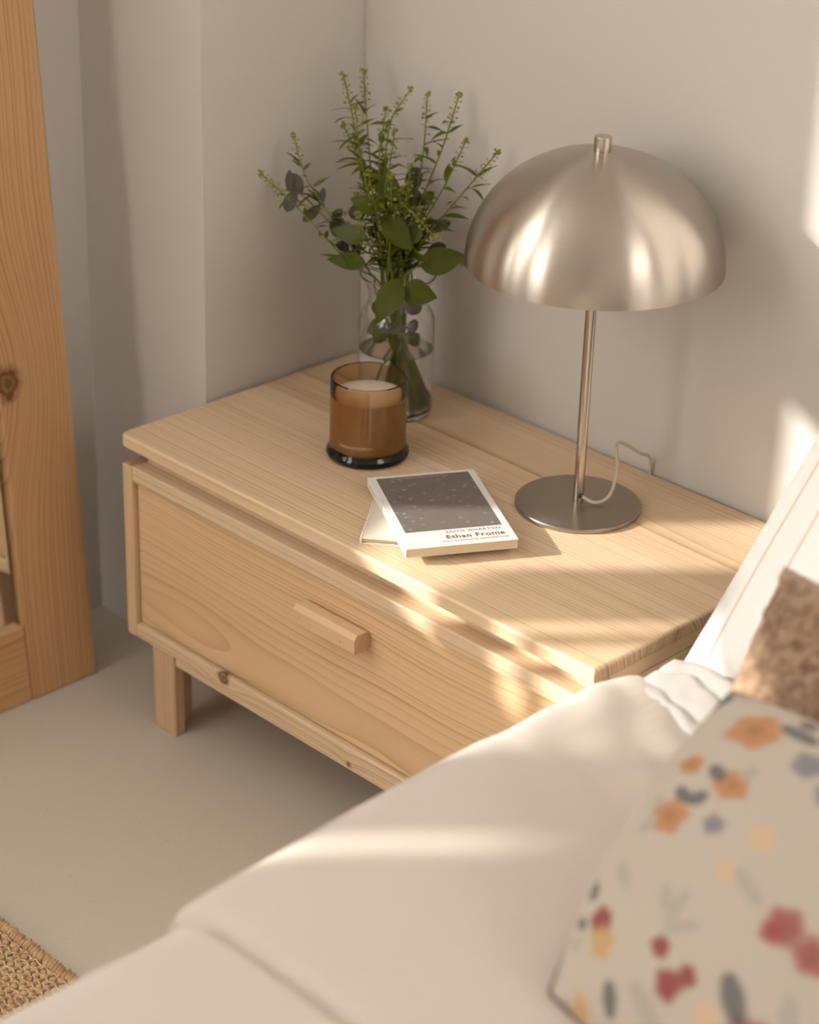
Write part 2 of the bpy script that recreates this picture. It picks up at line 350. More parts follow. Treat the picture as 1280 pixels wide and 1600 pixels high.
obj('finial', lathe([(0, ZR + HS - 0.002), (0.0098, ZR + HS - 0.002), (0.0098, ZR + HS + 0.0158), (0.0090, ZR + HS + 0.0168), (0, ZR + HS + 0.0168)], 40, LX, LY), pole_m, lamp, False)
bulb_m = plain('bulb_glass', (0.85, 0.83, 0.78), 0.3)
obj('bulb_socket', lathe([(0.0066, 0.770), (0.017, 0.770), (0.017, 0.815), (0.0066, 0.815)], 32, LX, LY, True), white_m, lamp, True)
cord_m = plain('cord_fabric', (0.62, 0.54, 0.42), 0.7, 0.15, 900.0)
cp = spline([(LX + 0.0062, LY - 0.003, TZ + 0.0165), (LX + 0.020, LY + 0.008, TZ + 0.009), (LX + 0.026, LY + 0.027, TZ + 0.015), (LX + 0.012, LY + 0.055, TZ + 0.036), (LX - 0.012, LY + 0.080, TZ + 0.050), (LX - 0.015, LY + 0.094, TZ + 0.050), (LX - 0.004, LY + 0.118, TZ + 0.032), (LX - 0.002, LY + 0.1325, TZ + 0.024), (LX - 0.002, LY + 0.1385, TZ + 0.006), (LX - 0.002, LY + 0.1385, TZ - 0.03)], 60)
cp[-1].z = TZ + 0.004
bm = bmesh.new(); tube(bm, cp, 0.0021, 8); obj('power_cord', bm, cord_m, lamp, True)
bm = bmesh.new(); blob(bm, (LX + 0.0056, LY - 0.0032, TZ + 0.0165), 0.0033, sub=2); obj('cord_grommet', bm, plain('black_rubber', (0.03, 0.03, 0.03), 0.5), lamp, True)
# ------------------------------------------------------------------ candle
KX, KY = 0.256, 0.193
ca = thing('scented_candle', (KX, KY, TZ), 'cream wax candle in an amber glass tumbler with a flared dark foot', 'candle')
q = N('amber_glass'); q.set((1, 1, 1), 0.0, IOR=1.5); q.b.inputs['Transmission Weight'].default_value = 1.0
va = q.n('ShaderNodeVolumeAbsorption'); va.inputs['Color'].default_value = (0.74, 0.48, 0.08, 1); va.inputs['Density'].default_value = 400.0
q.t.links.new(va.outputs[0], q.out.inputs['Volume']); amber_m = q.m
z0 = TZ + 0.0002
foot = [(0, 0), (0.046, 0), (0.0505, 0.0018), (0.0522, 0.0055), (0.0515, 0.0095), (0.0490, 0.0125), (0.0478, 0.016), (0.0478, 0.100), (0.0474, 0.1042), (0.0462, 0.1055), (0.0450, 0.1042), (0.0446, 0.100), (0.0446, 0.018), (0.043, 0.0145), (0.038, 0.0128), (0, 0.0122)]
gl = obj('glass_tumbler', lathe([(r, z0 + z) for r, z in foot], 96, KX, KY), amber_m, ca, True)
obj('wax', lathe([(0, z0 + 0.0118), (0.0400, z0 + 0.0124), (0.0440, z0 + 0.0146), (0.0452, z0 + 0.0190), (0.0452, z0 + 0.0812), (0.0425, z0 + 0.0822), (0.0, z0 + 0.0818)], 72, KX, KY), plain('cream_wax', (0.86, 0.77, 0.60), 0.45, 0.03, 60.0), ca, True)
bm = bmesh.new(); tube(bm, [(KX, KY, z0 + 0.0815), (KX + 0.0005, KY, z0 + 0.084)], 0.0009, 6); obj('wick', bm, plain('wick_cotton', (0.75, 0.7, 0.6), 0.9), ca)
# text -------------------------------------------------------------------
def text_mesh(txt, size, align='LEFT', spacing=1.0, thick=0.0, bold=0.0):
    cu_ = bpy.data.curves.new('lettering', 'FONT'); cu_.body = txt; cu_.size = size; cu_.align_x = align; cu_.space_character = spacing; cu_.extrude = thick; cu_.offset = bold
    cu_.resolution_u = 3
    o = bpy.data.objects.new('lettering', cu_); C.objects.link(o)
    bpy.context.view_layer.update()
    dg = bpy.context.evaluated_depsgraph_get()
    me = bpy.data.meshes.new_from_object(o.evaluated_get(dg), depsgraph=dg)
    bpy.data.objects.remove(o); return me
me = text_mesh('MAGNOSHITO', 0.0056, 'LEFT', 1.25, 0.0)
bm = bmesh.new(); bm.from_mesh(me); bmesh.ops.subdivide_edges(bm, edges=[e for e in bm.edges if e.calc_length() > 0.0012], cuts=2); bm.to_mesh(me); bm.free()
vdir = math.atan2(-1.5284 - KY, 2.0272 - KX)
for v in me.vertices:
    a = vdir - 0.79 + v.co.x / 0.0479
    rr_ = 0.04795 + v.co.z
    v.co = (KX + rr_ * math.cos(a), KY + rr_ * math.sin(a), z0 + 0.0255 + v.co.y)
link_obj('lettering', me, plain('gold_print', (0.66, 0.47, 0.25), 0.4), gl)
# ------------------------------------------------------------------ books
paper_m = plain('cream_page_edges', (0.74, 0.61, 0.42), 0.85, 0.05, 8.0)
q = N('page_block_edges'); c = q.co(); n = q.noise(q.vscale(c, (25, 25, 2600)), 1.0, 2.0)
q.set(q.mix(n, (0.60, 0.46, 0.29), (0.80, 0.67, 0.47)), 0.85); page_m = q.m
cover_m = plain('white_card_cover', (0.80, 0.785, 0.76), 0.45, 0.02)
cloth_m = plain('cream_book_cloth', (0.78, 0.72, 0.60), 0.85, 0.05, 200.0, 0.3, 1200.0)
def frame(ox, oy, oz, ang):
    return Matrix.Translation((ox, oy, oz)) @ Matrix.Rotation(ang, 4, 'Z')
def bk(name, boxes, Mx, m, parent, bev=0.0004):
    bm = bmesh.new()
    for a, b in boxes: box(bm, a, b, bev, 1)
    bm.transform(Mx); return obj(name, bm, m, parent)
# lower: small cloth bound book
A2 = math.atan2(0.61, 0.792); M2 = frame(0.4283, 0.0164, TZ, A2)
hb = thing('clothbound_book', (0.41, 0.10, TZ), 'small cream clothbound hardback lying under the paperback', 'book', None)
W2, H2 = 0.100, 0.135
bk('cover_board', [((0.006, 0, 0), (W2, H2, 0.0019))], M2, cloth_m, hb); bk('cover_board', [((0.006, 0, 0.0066), (W2, H2, 0.0085))], M2, cloth_m, hb)
bk('spine', [((0.0, 0, 0.0), (0.0022, H2, 0.0085)), ((0.0022, 0, 0.0001), (0.0062, H2, 0.0013)), ((0.0022, 0, 0.0071), (0.0062, H2, 0.0079))], M2, cloth_m, hb, 0.0006)
bk('page_block', [((0.0025, 0.003, 0.0020), (W2 - 0.003, H2 - 0.003, 0.0065))], M2, page_m, hb, 0.0)
# upper: paperback
A1 = math.atan2(0.862, 0.507); M1 = frame(0.501, 0.020, TZ + 0.0086, A1)
pb = thing('paperback_book', (0.45, 0.13, TZ + 0.0086), 'white paperback with a grey starry night cover picture, lying askew on the cream book', 'book', None)
W1, H1, TH = 0.132, 0.191, 0.0112
bm = bmesh.new(); box(bm, (0, 0, 0), (W1, H1, 0.0007), 0.0002, 1); bm.transform(M1); obj('back_cover', bm, cover_m, pb)
fc = bk('front_cover', [((0, 0, TH - 0.0007), (W1, H1, TH))], M1, cover_m, pb, 0.0002)
sp = bk('spine', [((-0.0007, 0, 0.0), (0.0, H1, TH))], M1, cover_m, pb, 0.0002)
bk('page_block', [((0.0002, 0.0006, 0.0008), (W1 - 0.001, H1 - 0.0006, TH - 0.0008))], M1, page_m, pb, 0.0)
q = N('starry_picture'); c = q.co()
f = q.noise(c, 60.0, 4.0); f2 = q.noise(c, 2400.0, 1.0)
col = q.mix(f, (0.155, 0.125, 0.115), (0.20, 0.165, 0.155)); col = q.mix(q.math('MULTIPLY', f2, 0.3), col, (0.26, 0.225, 0.21))
for sc, lo, hi, am, jit in ((70.0, 0.02, 0.24, 0.34, 0.0), (150.0, 0.02, 0.20, 0.20, 4.0), (46.0, 0.02, 0.17, 0.5, 9.0)):
    vo = q.n('ShaderNodeTexVoronoi', voronoi_dimensions='2D'); vo.inputs['Scale'].default_value = sc
    ad = q.n('ShaderNodeVectorMath', operation='ADD'); q.put(ad.inputs[0], c); ad.inputs[1].default_value = (jit, jit * 1.7, 0); q.put(vo.inputs['Vector'], ad.outputs[0])
    sel = q.n('ShaderNodeSeparateColor'); q.put(sel.inputs[0], vo.outputs['Color'])
    s1 = q.math('MULTIPLY', q.math('SUBTRACT', 1.0, q.smooth(vo.outputs['Distance'], lo * 0.5, hi)), q.smooth(sel.outputs[0], 0.35, 0.9, 0.0, am))
    col = q.mix(s1, col, (0.62, 0.56, 0.50))
q.set(col, 0.4)
bk('cover_picture', [((0.0085, 0.0395, TH), (W1 - 0.0085, H1 - 0.006, TH + 0.00012))], M1, q.m, fc, 0.0)
ink_m = plain('dark_red_ink', (0.20, 0.055, 0.06), 0.5); lite_m = plain('pale_ink', (0.62, 0.57, 0.52), 0.5)
def print_line(name, txt, size, x, y, m, align='RIGHT', sp_=1.0, Mx=None, par=None, bold=0.0, bx=1.0):
    me = text_mesh(txt, size, align, sp_, 0.0, bold)
    me.transform((Mx or M1) @ Matrix.Translation((x, y, TH + 0.00022 if Mx is None else 0.0)) @ Matrix.Diagonal((bx, 1, 1, 1)))
    return link_obj(name, me, m, par or fc)
print_line('author_line', 'EDITH WHARTON', 0.0072, W1 - 0.012, 0.0305, ink_m, 'RIGHT', 1.12)
boxr = bk('rule_line', [((W1 - 0.069, 0.0275, TH), (W1 - 0.012, 0.0279, TH + 0.0001))], M1, lite_m, fc, 0.0)
print_line('title_line', 'Ethan Frome', 0.0125, W1 - 0.0105, 0.0165, ink_m, 'RIGHT', 1.08, bold=0.0002)
print_line('subtitle_line', 'Short foreword by appended note', 0.0052, W1 - 0.009, 0.0090, ink_m, 'RIGHT', 1.08)
print_line('series_line', 'LITERARY MASTERS COLLECTED', 0.0042, 0.062, H1 - 0.0125, lite_m, 'CENTER', 1.15)
Msp = M1 @ Matrix.Translation((-0.00085, H1 - 0.012, TH * 0.5 - 0.0018)) @ Matrix.Rotation(-math.pi / 2, 4, 'Z') @ Matrix.Rotation(math.pi / 2, 4, 'X')
print_line('spine_lettering', 'ETHAN FROME', 0.0042, 0, 0, plain('grey_ink', (0.25, 0.22, 0.2), 0.5), 'LEFT', 1.0, Msp, sp)
# plant positions, metres from the foot of the vase
SPRIGS=[
 [(-0.1348,0.0617,0.4112),(-0.1072,0.0438,0.3466),(-0.0514,0.0053,0.2576)],
 [(-0.1290,0.0214,0.4126),(-0.0951,0.0119,0.3512),(-0.0435,-0.0055,0.2535)],
 [(-0.0711,0.0826,0.3962),(-0.0736,0.0500,0.3531),(-0.0428,0.0140,0.2580)],
 [(-0.0323,0.0759,0.3992),(-0.0234,0.0612,0.3208),(-0.0076,0.0256,0.2475)],
 [(0.0124,0.0862,0.4071),(0.0099,0.0612,0.3412),(0.0019,0.0217,0.2509)],
 [(0.0340,0.0784,0.3543),(0.0275,0.0510,0.3017),(0.0101,0.0146,0.2291)],
 [(0.0861,0.0806,0.3514),(0.0570,0.0553,0.2999),(0.0171,0.0191,0.2257)],
 [(-0.1483,-0.0461,0.3432),(-0.1156,-0.0501,0.2913),(-0.0398,-0.0326,0.2093)],
 [(-0.1388,-0.1085,0.3076),(-0.0931,-0.0888,0.2714),(-0.0388,-0.0502,0.2051)],
 [(-0.0845,-0.0000,0.3865),(-0.0605,-0.0089,0.3174),(-0.0187,-0.0179,0.2457)],
 [(-0.1294,0.0229,0.3480),(-0.0996,0.0169,0.3197),(-0.0430,0.0034,0.2431)],
 [(-0.0632,0.0333,0.3818),(-0.0457,0.0060,0.3180),(-0.0176,-0.0031,0.2428)],
 [(-0.0254,0.0117,0.3648),(-0.0160,-0.0066,0.3029),(-0.0047,-0.0088,0.2390)],
 [(-0.0976,0.0601,0.3339),(-0.0647,0.0347,0.2736),(-0.0255,0.0191,0.2185)],
 [(0.0703,-0.0074,0.2587),(0.0169,-0.0169,0.2867),(0.0079,-0.0249,0.2206)],
 [(0.0555,0.0586,0.2057),(0.0266,0.0506,0.2125),(0.0062,0.0196,0.1969)],
 [(0.0031,0.0131,0.3268),(0.0078,0.0022,0.2820),(0.0054,-0.0037,0.2320)],
 [(-0.0308,-0.0262,0.3182),(-0.0154,-0.0264,0.2738),(-0.0016,-0.0158,0.2244)],
]
BIGLEAVES=[
 ((-0.0092,-0.0483,0.2112),(-0.0448,-0.0802,0.2156),0.0228),
 ((-0.0073,-0.0071,0.2675),(-0.0321,0.0051,0.3198),0.0325),
 ((-0.0126,-0.0225,0.2753),(-0.0430,-0.0436,0.2880),0.0260),
 ((-0.0183,-0.0371,0.2400),(-0.0630,-0.0616,0.2455),0.0244),
 ((0.0009,-0.0286,0.2701),(0.0378,-0.0165,0.2353),0.0309),
 ((0.0273,-0.0086,0.2391),(0.0266,0.0080,0.2638),0.0228),
 ((0.0319,0.0052,0.2074),(0.0687,0.0501,0.2199),0.0358),
 ((0.0465,-0.0391,0.1907),(0.0829,-0.0155,0.1843),0.0342),
 ((0.0438,-0.0404,0.2038),(0.0479,-0.0829,0.1596),0.0342),
 ((-0.0510,0.0076,0.2827),(-0.0659,0.0121,0.3102),0.0293),
]
EUCALEFT=[
 ((-0.1176,-0.0614,0.2779),(-0.1346,-0.0626,0.3001),0.0211),
 ((-0.1241,-0.0664,0.2799),(-0.1228,-0.0806,0.2577),0.0195),
 ((-0.1287,-0.0710,0.2797),(-0.1379,-0.0629,0.3044),0.0114),
 ((-0.0953,-0.0486,0.2647),(-0.1039,-0.0691,0.2474),0.0146),
 ((-0.0953,-0.0486,0.2647),(-0.0995,-0.0384,0.2853),0.0098),
 ((-0.0776,-0.0425,0.2484),(-0.0753,-0.0305,0.2626),0.0138),
 ((-0.0718,-0.0502,0.2517),(-0.0530,-0.0431,0.2355),0.0244),
 ((-0.0722,-0.0416,0.2197),(-0.0579,-0.0324,0.2129),0.0163),
 ((-0.0823,0.0065,0.2580),(-0.0837,-0.0054,0.2430),0.0179),
 ((-0.0680,-0.0197,0.2228),(-0.0523,-0.0183,0.2026),0.0130),
]
EUCARIGHT=[
 ((-0.0068,0.0484,0.2341),(0.0086,0.0838,0.2406),0.0163),
 ((0.0007,0.0514,0.2052),(0.0136,0.0707,0.2147),0.0179),
 ((-0.0483,0.0649,0.2714),(-0.0518,0.0812,0.2997),0.0244),
 ((-0.0354,0.0623,0.2494),(-0.0505,0.0669,0.2773),0.0277),
 ((-0.0274,0.0620,0.2601),(-0.0207,0.0791,0.2753),0.0163),
 ((-0.0234,0.0530,0.2416),(-0.0056,0.0570,0.2222),0.0211),
]
EUCA_STEM_L=[(-0.1324,-0.0732,0.2817),(-0.1094,-0.0577,0.2716),(-0.0776,-0.0425,0.2484),(-0.0356,-0.0309,0.2058)]
EUCA_STEM_R=[(-0.0501,0.0830,0.2998),(-0.0336,0.0625,0.2584),(-0.0162,0.0353,0.2173)]
LEAF_STEM=[(-0.0293,0.0037,0.3141),(-0.0120,-0.0162,0.2724),(-0.0027,-0.0170,0.2244)]
LEAF_STEM2=[(0.0375,0.0185,0.2186),(0.0298,0.0016,0.2051),(0.0167,-0.0054,0.1911)]
IN_VASE=[
 ((-0.0065,-0.0350,0.1589),(-0.0086,-0.0516,0.1382),0.0211),
 ((0.0184,0.0035,0.1566),(0.0359,0.0098,0.1410),0.0277),
 ((0.0198,-0.0420,0.1119),(0.0001,-0.0684,0.1242),0.0293),
 ((0.0440,-0.0200,0.1092),(0.0590,0.0013,0.1187),0.0277),
 ((0.0257,0.0087,0.1312),(0.0255,-0.0020,0.1163),0.0179),
]
# ------------------------------------------------------------------ vase, water and cut stems
VX, VY = 0.18, 0.315
V0 = V((VX, VY, TZ))
vz = thing('glass_vase', (VX, VY, TZ), 'clear glass bottle vase with a narrow neck, half filled with water', 'vase')
q = N('clear_glass'); q.set((1, 1, 1), 0.0, IOR=1.45); q.b.inputs['Transmission Weight'].default_value = 1.0; glass_m = q.m
z1 = TZ + 0.0002
outer = [(0, 0), (0.044, 0), (0.0475, 0.0015), (0.0490, 0.005), (0.0490, 0.122), (0.0483, 0.130), (0.0455, 0.138), (0.0405, 0.146), (0.0375, 0.153), (0.0368, 0.160), (0.0382, 0.168), (0.0425, 0.178), (0.0475, 0.186), (0.0488, 0.1875)]
inner = [(0.0488, 0.1889), (0.0470, 0.1884), (0.0412, 0.1790), (0.0366, 0.1690), (0.0352, 0.160), (0.0359, 0.153), (0.0389, 0.1465), (0.0439, 0.1385), (0.0467, 0.1302), (0.0474, 0.122), (0.0474, 0.010), (0.045, 0.007), (0, 0.0065)]
gv = obj('glass_body', lathe([(r, z1 + z) for r, z in outer + inner], 96, VX, VY), glass_m, vz, True)
q = N('water'); q.set((0.97, 0.98, 0.95), 0.0, IOR=1.33); q.b.inputs['Transmission Weight'].default_value = 1.0
WL = 0.088
wv = obj('water', lathe([(0, z1 + 0.0063), (0.0451, z1 + 0.0068), (0.0476, z1 + 0.010), (0.0476, z1 + WL + 0.0008), (0.0466, z1 + WL), (0, z1 + WL)], 96, VX, VY), q.m, vz, True)
def leafmat(name, c1, c2, rough=0.4, trans=0.0):
    q = N(name); c = q.co(); q.set(q.mix(q.noise(c, 60.0, 3.0), c1, c2), rough); q.b.inputs['Specular IOR Level'].default_value = 0.25
    return q.m
green_m = leafmat('fresh_green_stem', (0.13, 0.155, 0.014), (0.20, 0.225, 0.028)); pod_m = leafmat('green_seed_pods', (0.18, 0.20, 0.022), (0.30, 0.31, 0.05)); lance_m = leafmat('narrow_leaf_green', (0.068, 0.082, 0.004), (0.125, 0.138, 0.009))
big_m = leafmat('broad_leaf_green', (0.044, 0.056, 0.0025), (0.086, 0.100, 0.006), 0.42); euca_m = leafmat('grey_eucalyptus_leaf', (0.055, 0.052, 0.042), (0.09, 0.080, 0.066), 0.5); ewood_m = leafmat('brown_twig', (0.15, 0.10, 0.06), (0.20, 0.14, 0.08))
def in_vase(d):
    """keep the part of a stem that stands inside the vase within its glass"""
    for i, p in enumerate(d):
        z = p.z
        R = 0.030 if z > 0.135 else 0.040
        if z < 0.186:
            h = math.hypot(p.x, p.y)
            if h > R: p.x *= R / h; p.y *= R / h
    return d
def stem_path(tip, mid, low, k, foot_z=0.012):
    a = random.uniform(0, 6.28); rn = random.uniform(0.006, 0.026)
    neck = V((0.6 * low[0] , 0.6 * low[1], 0.172)); h = math.hypot(neck.x, neck.y)
    if h > 0.024: neck.x *= 0.024 / h; neck.y *= 0.024 / h
    neck.x += random.uniform(-0.006, 0.006); neck.y += random.uniform(-0.006, 0.006)
    bot = V((-neck.x * 1.1 + random.uniform(-.016, .016) + 0.010, -neck.y * 1.1 + random.uniform(-.016, .016) + 0.006, foot_z))
    h = math.hypot(bot.x, bot.y)
    if h > 0.036: bot.x *= 0.036 / h; bot.y *= 0.036 / h
    pts = spline([bot, (bot + neck) / 2 + V((random.uniform(-.004, .004), random.uniform(-.004, .004), 0)), neck, V(low), V(mid), V(tip)], 40)
    return in_vase(pts)
def leaf_mesh(name, L_, W_, curl=0.25, fold=0.18, nu=3, nv=9, tipp=1.0, blunt=False):
    vs, fs = [], []
    for j in range(nv + 1):
        t = j / nv
        if blunt: wd_ = W_ / 2 * math.sin(math.pi * min(1, t * 0.96 + 0.04)) ** 0.55 * (0.9 + 0.1 * t)
        else: wd_ = W_ / 2 * (math.sin(math.pi * t ** 0.80) ** 0.85) * (1.0 - 0.25 * t) * 1.12
        if j == nv: wd_ = 0.0002
        for i in range(nu * 2 + 1):
            u = (i - nu) / nu
            vs.append((u * wd_, t * L_, fold * abs(u) * wd_ - curl * L_ * t * t + 0.02 * L_ * math.sin(6 * t + 2 * u) * abs(u)))
    k = nu * 2 + 1
    for j in range(nv):
        for i in range(nu * 2): fs.append((j * k + i, j * k + i + 1, (j + 1) * k + i + 1, (j + 1) * k + i))
    me = bpy.data.meshes.new(name); me.from_pydata(vs, [], fs); return me
def aim(base, tip, nrm):
    y = (V(tip) - V(base)).normalized(); x = y.cross(V(nrm)).normalized(); z = x.cross(y)
    return Matrix(((x.x, y.x, z.x, base[0]), (x.y, y.y, z.y, base[1]), (x.z, y.z, z.z, base[2]), (0, 0, 0, 1)))
lance_me = [leaf_mesh('leaf', 1.0, 0.24, c_, 0.3, 2, 7) for c_ in (0.15, 0.35, 0.55)]
for me in lance_me:
    me.materials.append(lance_m)
    for f in me.polygons: f.use_smooth = True
def put_leaf(me, Mx, parent, name='leaf'):
    o = bpy.data.objects.new(name, me); C.objects.link(o); o.parent = parent
    o.matrix_parent_inverse = Matrix.Translation(-parent.location) if parent.parent is None else Matrix()
    o.matrix_basis = Mx; return o
toview = V((0.63, -0.64, 0.44))
def sprig(i, tip, mid, low, label, group):
    pts = [V0 + p for p in stem_path(tip, mid, low, i)]
    t = thing('pennycress_sprig', tuple(pts[0]), label, 'flower sprig', group)
    bm = bmesh.new(); tube(bm, pts, 0.0015, 6, 0.0008); obj('stem', bm, green_m, t, True)
    # dense flower head, then seed pods on thin stalks, thinning downwards
    bm = bmesh.new(); tp = pts[-1]; dr_ = (pts[-1] - pts[-3]).normalized()
    for k in range(16):
        o_ = V((random.gauss(0, 1), random.gauss(0, 1), random.gauss(0, 1))).normalized() * random.uniform(0.0015, 0.0052)
        blob(bm, tp + o_ + dr_ * 0.0015, random.uniform(0.0010, 0.0019), sub=1)
    tot = 0.0; acc = [0.0]
    for k in range(len(pts) - 1, 0, -1): acc.append(acc[-1] + (pts[k] - pts[k - 1]).length)
    def at_len(s_):
        k = 1
        while k < len(acc) - 1 and acc[k] < s_: k += 1
        u = (s_ - acc[k - 1]) / max(1e-6, acc[k] - acc[k - 1]); j = len(pts) - k
        return pts[j].lerp(pts[j - 1], min(1, max(0, u)))
    s_, ph = 0.005, random.uniform(0, 6)
    pod_len = random.uniform(0.040, 0.060)
    while s_ < pod_len:
        p = at_len(s_); ph += 2.4
        ax = dr_.orthogonal().normalized(); ax = Matrix.Rotation(ph, 3, dr_) @ ax
        Ls = 0.0045 + 0.06 * min(s_, 0.06)
        e = p + (ax * 0.92 + dr_ * 0.35).normalized() * Ls
        tube(bm, [p, (p + e) / 2 + dr_ * 0.0004, e], 0.0004, 4)
        sc = min(1.0, 0.45 + s_ * 22)
        R_ = Matrix.Rotation(random.uniform(0, 3), 3, 'Z') @ Matrix.Rotation(random.uniform(0, 3), 3, 'X')
        if s_ < 0.8 * pod_len: blob(bm, e, 0.0026 * sc, 0.0021 * sc, 0.0010 * sc, 1, R_)
        s_ += random.uniform(0.0018, 0.0032)
    o = obj('seed_pods', bm, pod_m, t, True); o['kind'] = 'stuff'
    # narrow curling leaves
    n = random.randint(14, 19)
    for k in range(n):
        s_ = pod_len * 0.75 + (0.185 - pod_len * 0.75) * k / n + random.uniform(-.004, .004)
        if s_ > acc[-1] * 0.66: break
        p = at_len(s_)
        if p.z < TZ + 0.195: break
        a = random.uniform(0, 6.28)
        out = V((math.cos(a), math.sin(a), random.uniform(0.1, 0.9))).normalized(); L_ = random.uniform(0.017, 0.037)
        put_leaf(random.choice(lance_me), aim(p, p + out * 0.01, (out.cross(V((0, 0, 1))).cross(out)) + V((random.uniform(-.5, .5), random.uniform(-.5, .5), 0.2))) @ Matrix.Diagonal((L_, L_, L_, 1)), t)
LAB = {1: 'tall upright sprig just left of the topmost one', 2: 'sprig with a small side head at the top centre, leaning right', 3: 'upright sprig between the top centre and the upper right sprigs', 9: 'middle height sprig right of the topmost pair, in front', 10: 'shorter sprig on the left side under the two tallest ones', 11: 'sprig in the centre with its head level with the shade top', 12: 'short sprig at the front centre, its head above the broad leaves', 13: 'sprig hidden deep in the middle behind the others', 16: 'short front sprig just right of the centre leaf', 17: 'short front sprig just left of the centre leaf',
       7: 'single tall sprig left of the bunch, second sprig from its left end', 8: 'leftmost and lowest sprig of the bunch, stretching out to the left', 6: 'rightmost sprig, bending over towards the steel lamp shade', 0: 'topmost sprig of the bunch, near its left side',
       14: 'drooping sprig with a bright yellow green head hanging before the big leaves', 15: 'short low sprig at the right, under the edge of the lamp shade', 4: 'tall sprig at the upper right of the bunch', 5: 'sprig with a full seed head right of the bunch, below the tall right one'}
for k in range(16):              # shorter sprigs filling the heart of the bunch
    a_ = 2 * math.pi * k / 16 + 0.3; r_ = random.uniform(0.025, 0.062); h_ = random.uniform(0.245, 0.335)
    tip_ = (r_ * math.cos(a_) - 0.025, r_ * math.sin(a_) + 0.012, h_)
    SPRIGS.append([tip_, (tip_[0] * 0.72, tip_[1] * 0.72, 0.195 + 0.45 * (h_ - 0.195)), (tip_[0] * 0.35, tip_[1] * 0.35, 0.205)])
for i, (a, b, c_) in enumerate(SPRIGS):
    sprig(i, a, b, c_, LAB.get(i, 'green pennycress sprig with seed pods in the crowded middle of the vase'), 'pennycress sprigs in the vase')
def off(p): return V0 + V(p)
def branch(name, cat, label, stem_pts, leaves, m, stem_m, blunt, leafname='leaf', nz=0.3, rad=0.0013):
    pts = [V0 + p for p in stem_path(stem_pts[0], stem_pts[1], stem_pts[2], 0)]
    t = thing(name, tuple(pts[0]), label, cat, None)
    bm = bmesh.new(); tube(bm, pts, rad * 1.3, 6, rad * 0.6); obj('stem', bm, stem_m, t, True)
    for (b, tp, w_) in leaves:
        b, tp = off(b), off(tp); L_ = (tp - b).length
        me = leaf_mesh('leaf', L_ * 1.04, w_, random.uniform(0.02, 0.16), random.uniform(0.05, 0.25), 3, 10, blunt=blunt)
        me.materials.append(m)
        for f in me.polygons: f.use_smooth = True
        n = toview + V((random.uniform(-1, 1), random.uniform(-1, 1), random.uniform(-.3, 1))) * nz
        put_leaf(me, aim(b, tp, n), t)
        # leaf stalk joining the stem
        near = min(pts, key=lambda p_: (p_ - b).length + abs(p_.z + 0.01 - b.z) * 0.5)
        if (near - b).length > 0.003:
            bm = bmesh.new(); tube(bm, spline([near, (near + b) / 2 + V((0, 0, -0.004)), b], 6), 0.0007, 5); obj('leaf_stalk', bm, stem_m, t, True)
    return t
branch('leafy_branch', 'foliage', 'branch of broad pointed green leaves in the middle and left of the vase', LEAF_STEM, [BIGLEAVES[k] for k in (0, 1, 2, 3, 4, 9)], big_m, green_m, False)
branch('leafy_branch', 'foliage', 'branch with broad leaves over the vase mouth, one large leaf touching the lamp shade', LEAF_STEM2, [BIGLEAVES[k] for k in (5, 6, 7, 8)], big_m, green_m, False)
branch('eucalyptus_branch', 'foliage', 'eucalyptus twig with round grey leaves reaching out on the left', [EUCA_STEM_L[0], EUCA_STEM_L[1], EUCA_STEM_L[3]], EUCALEFT, euca_m, ewood_m, True, nz=0.5)
branch('eucalyptus_branch', 'foliage', 'eucalyptus twig with grey leaves behind the middle and right of the bunch', EUCA_STEM_R, EUCARIGHT, euca_m, ewood_m, True, nz=0.5)
def inside(l):
    out = []
    for b, t_, w_ in l:
        q_ = in_vase([V(b), V(t_)]); out.append((tuple(q_[0]), tuple(q_[1]), w_ * 0.8))
    return out
IV = inside(IN_VASE)
IV += inside([((0.030, 0.0, 0.165), (0.002, -0.036, 0.150), 0.024), ((-0.01, -0.01, 0.120), (-0.036, -0.022, 0.104), 0.03), ((0.02, -0.02, 0.130), (0.030, -0.034, 0.098), 0.026), ((-0.02, 0.0, 0.150), (-0.03, 0.028, 0.128), 0.024), ((0.0, -0.02, 0.110), (0.022, -0.038, 0.122), 0.022), ((-0.005, 0.01, 0.10), (-0.03, 0.03, 0.115), 0.03)])
branch('eucalyptus_branch', 'foliage', 'eucalyptus twig with dark leaves pressed inside the vase shoulder', [(0.012, 0.02, 0.215), (0.008, 0.01, 0.20), (0.004, 0.006, 0.185)], [IV[0], IV[1], IV[4], IV[5], IV[8]], euca_m, ewood_m, True, nz=0.2)
branch('leafy_branch', 'foliage', 'green leaves lying under water against the vase glass', [(0.0, -0.01, 0.20), (-0.002, -0.008, 0.19), (-0.004, -0.006, 0.18)], [IV[k] for k in (2, 3, 6, 7, 9, 10)], big_m, green_m, False, nz=0.2)
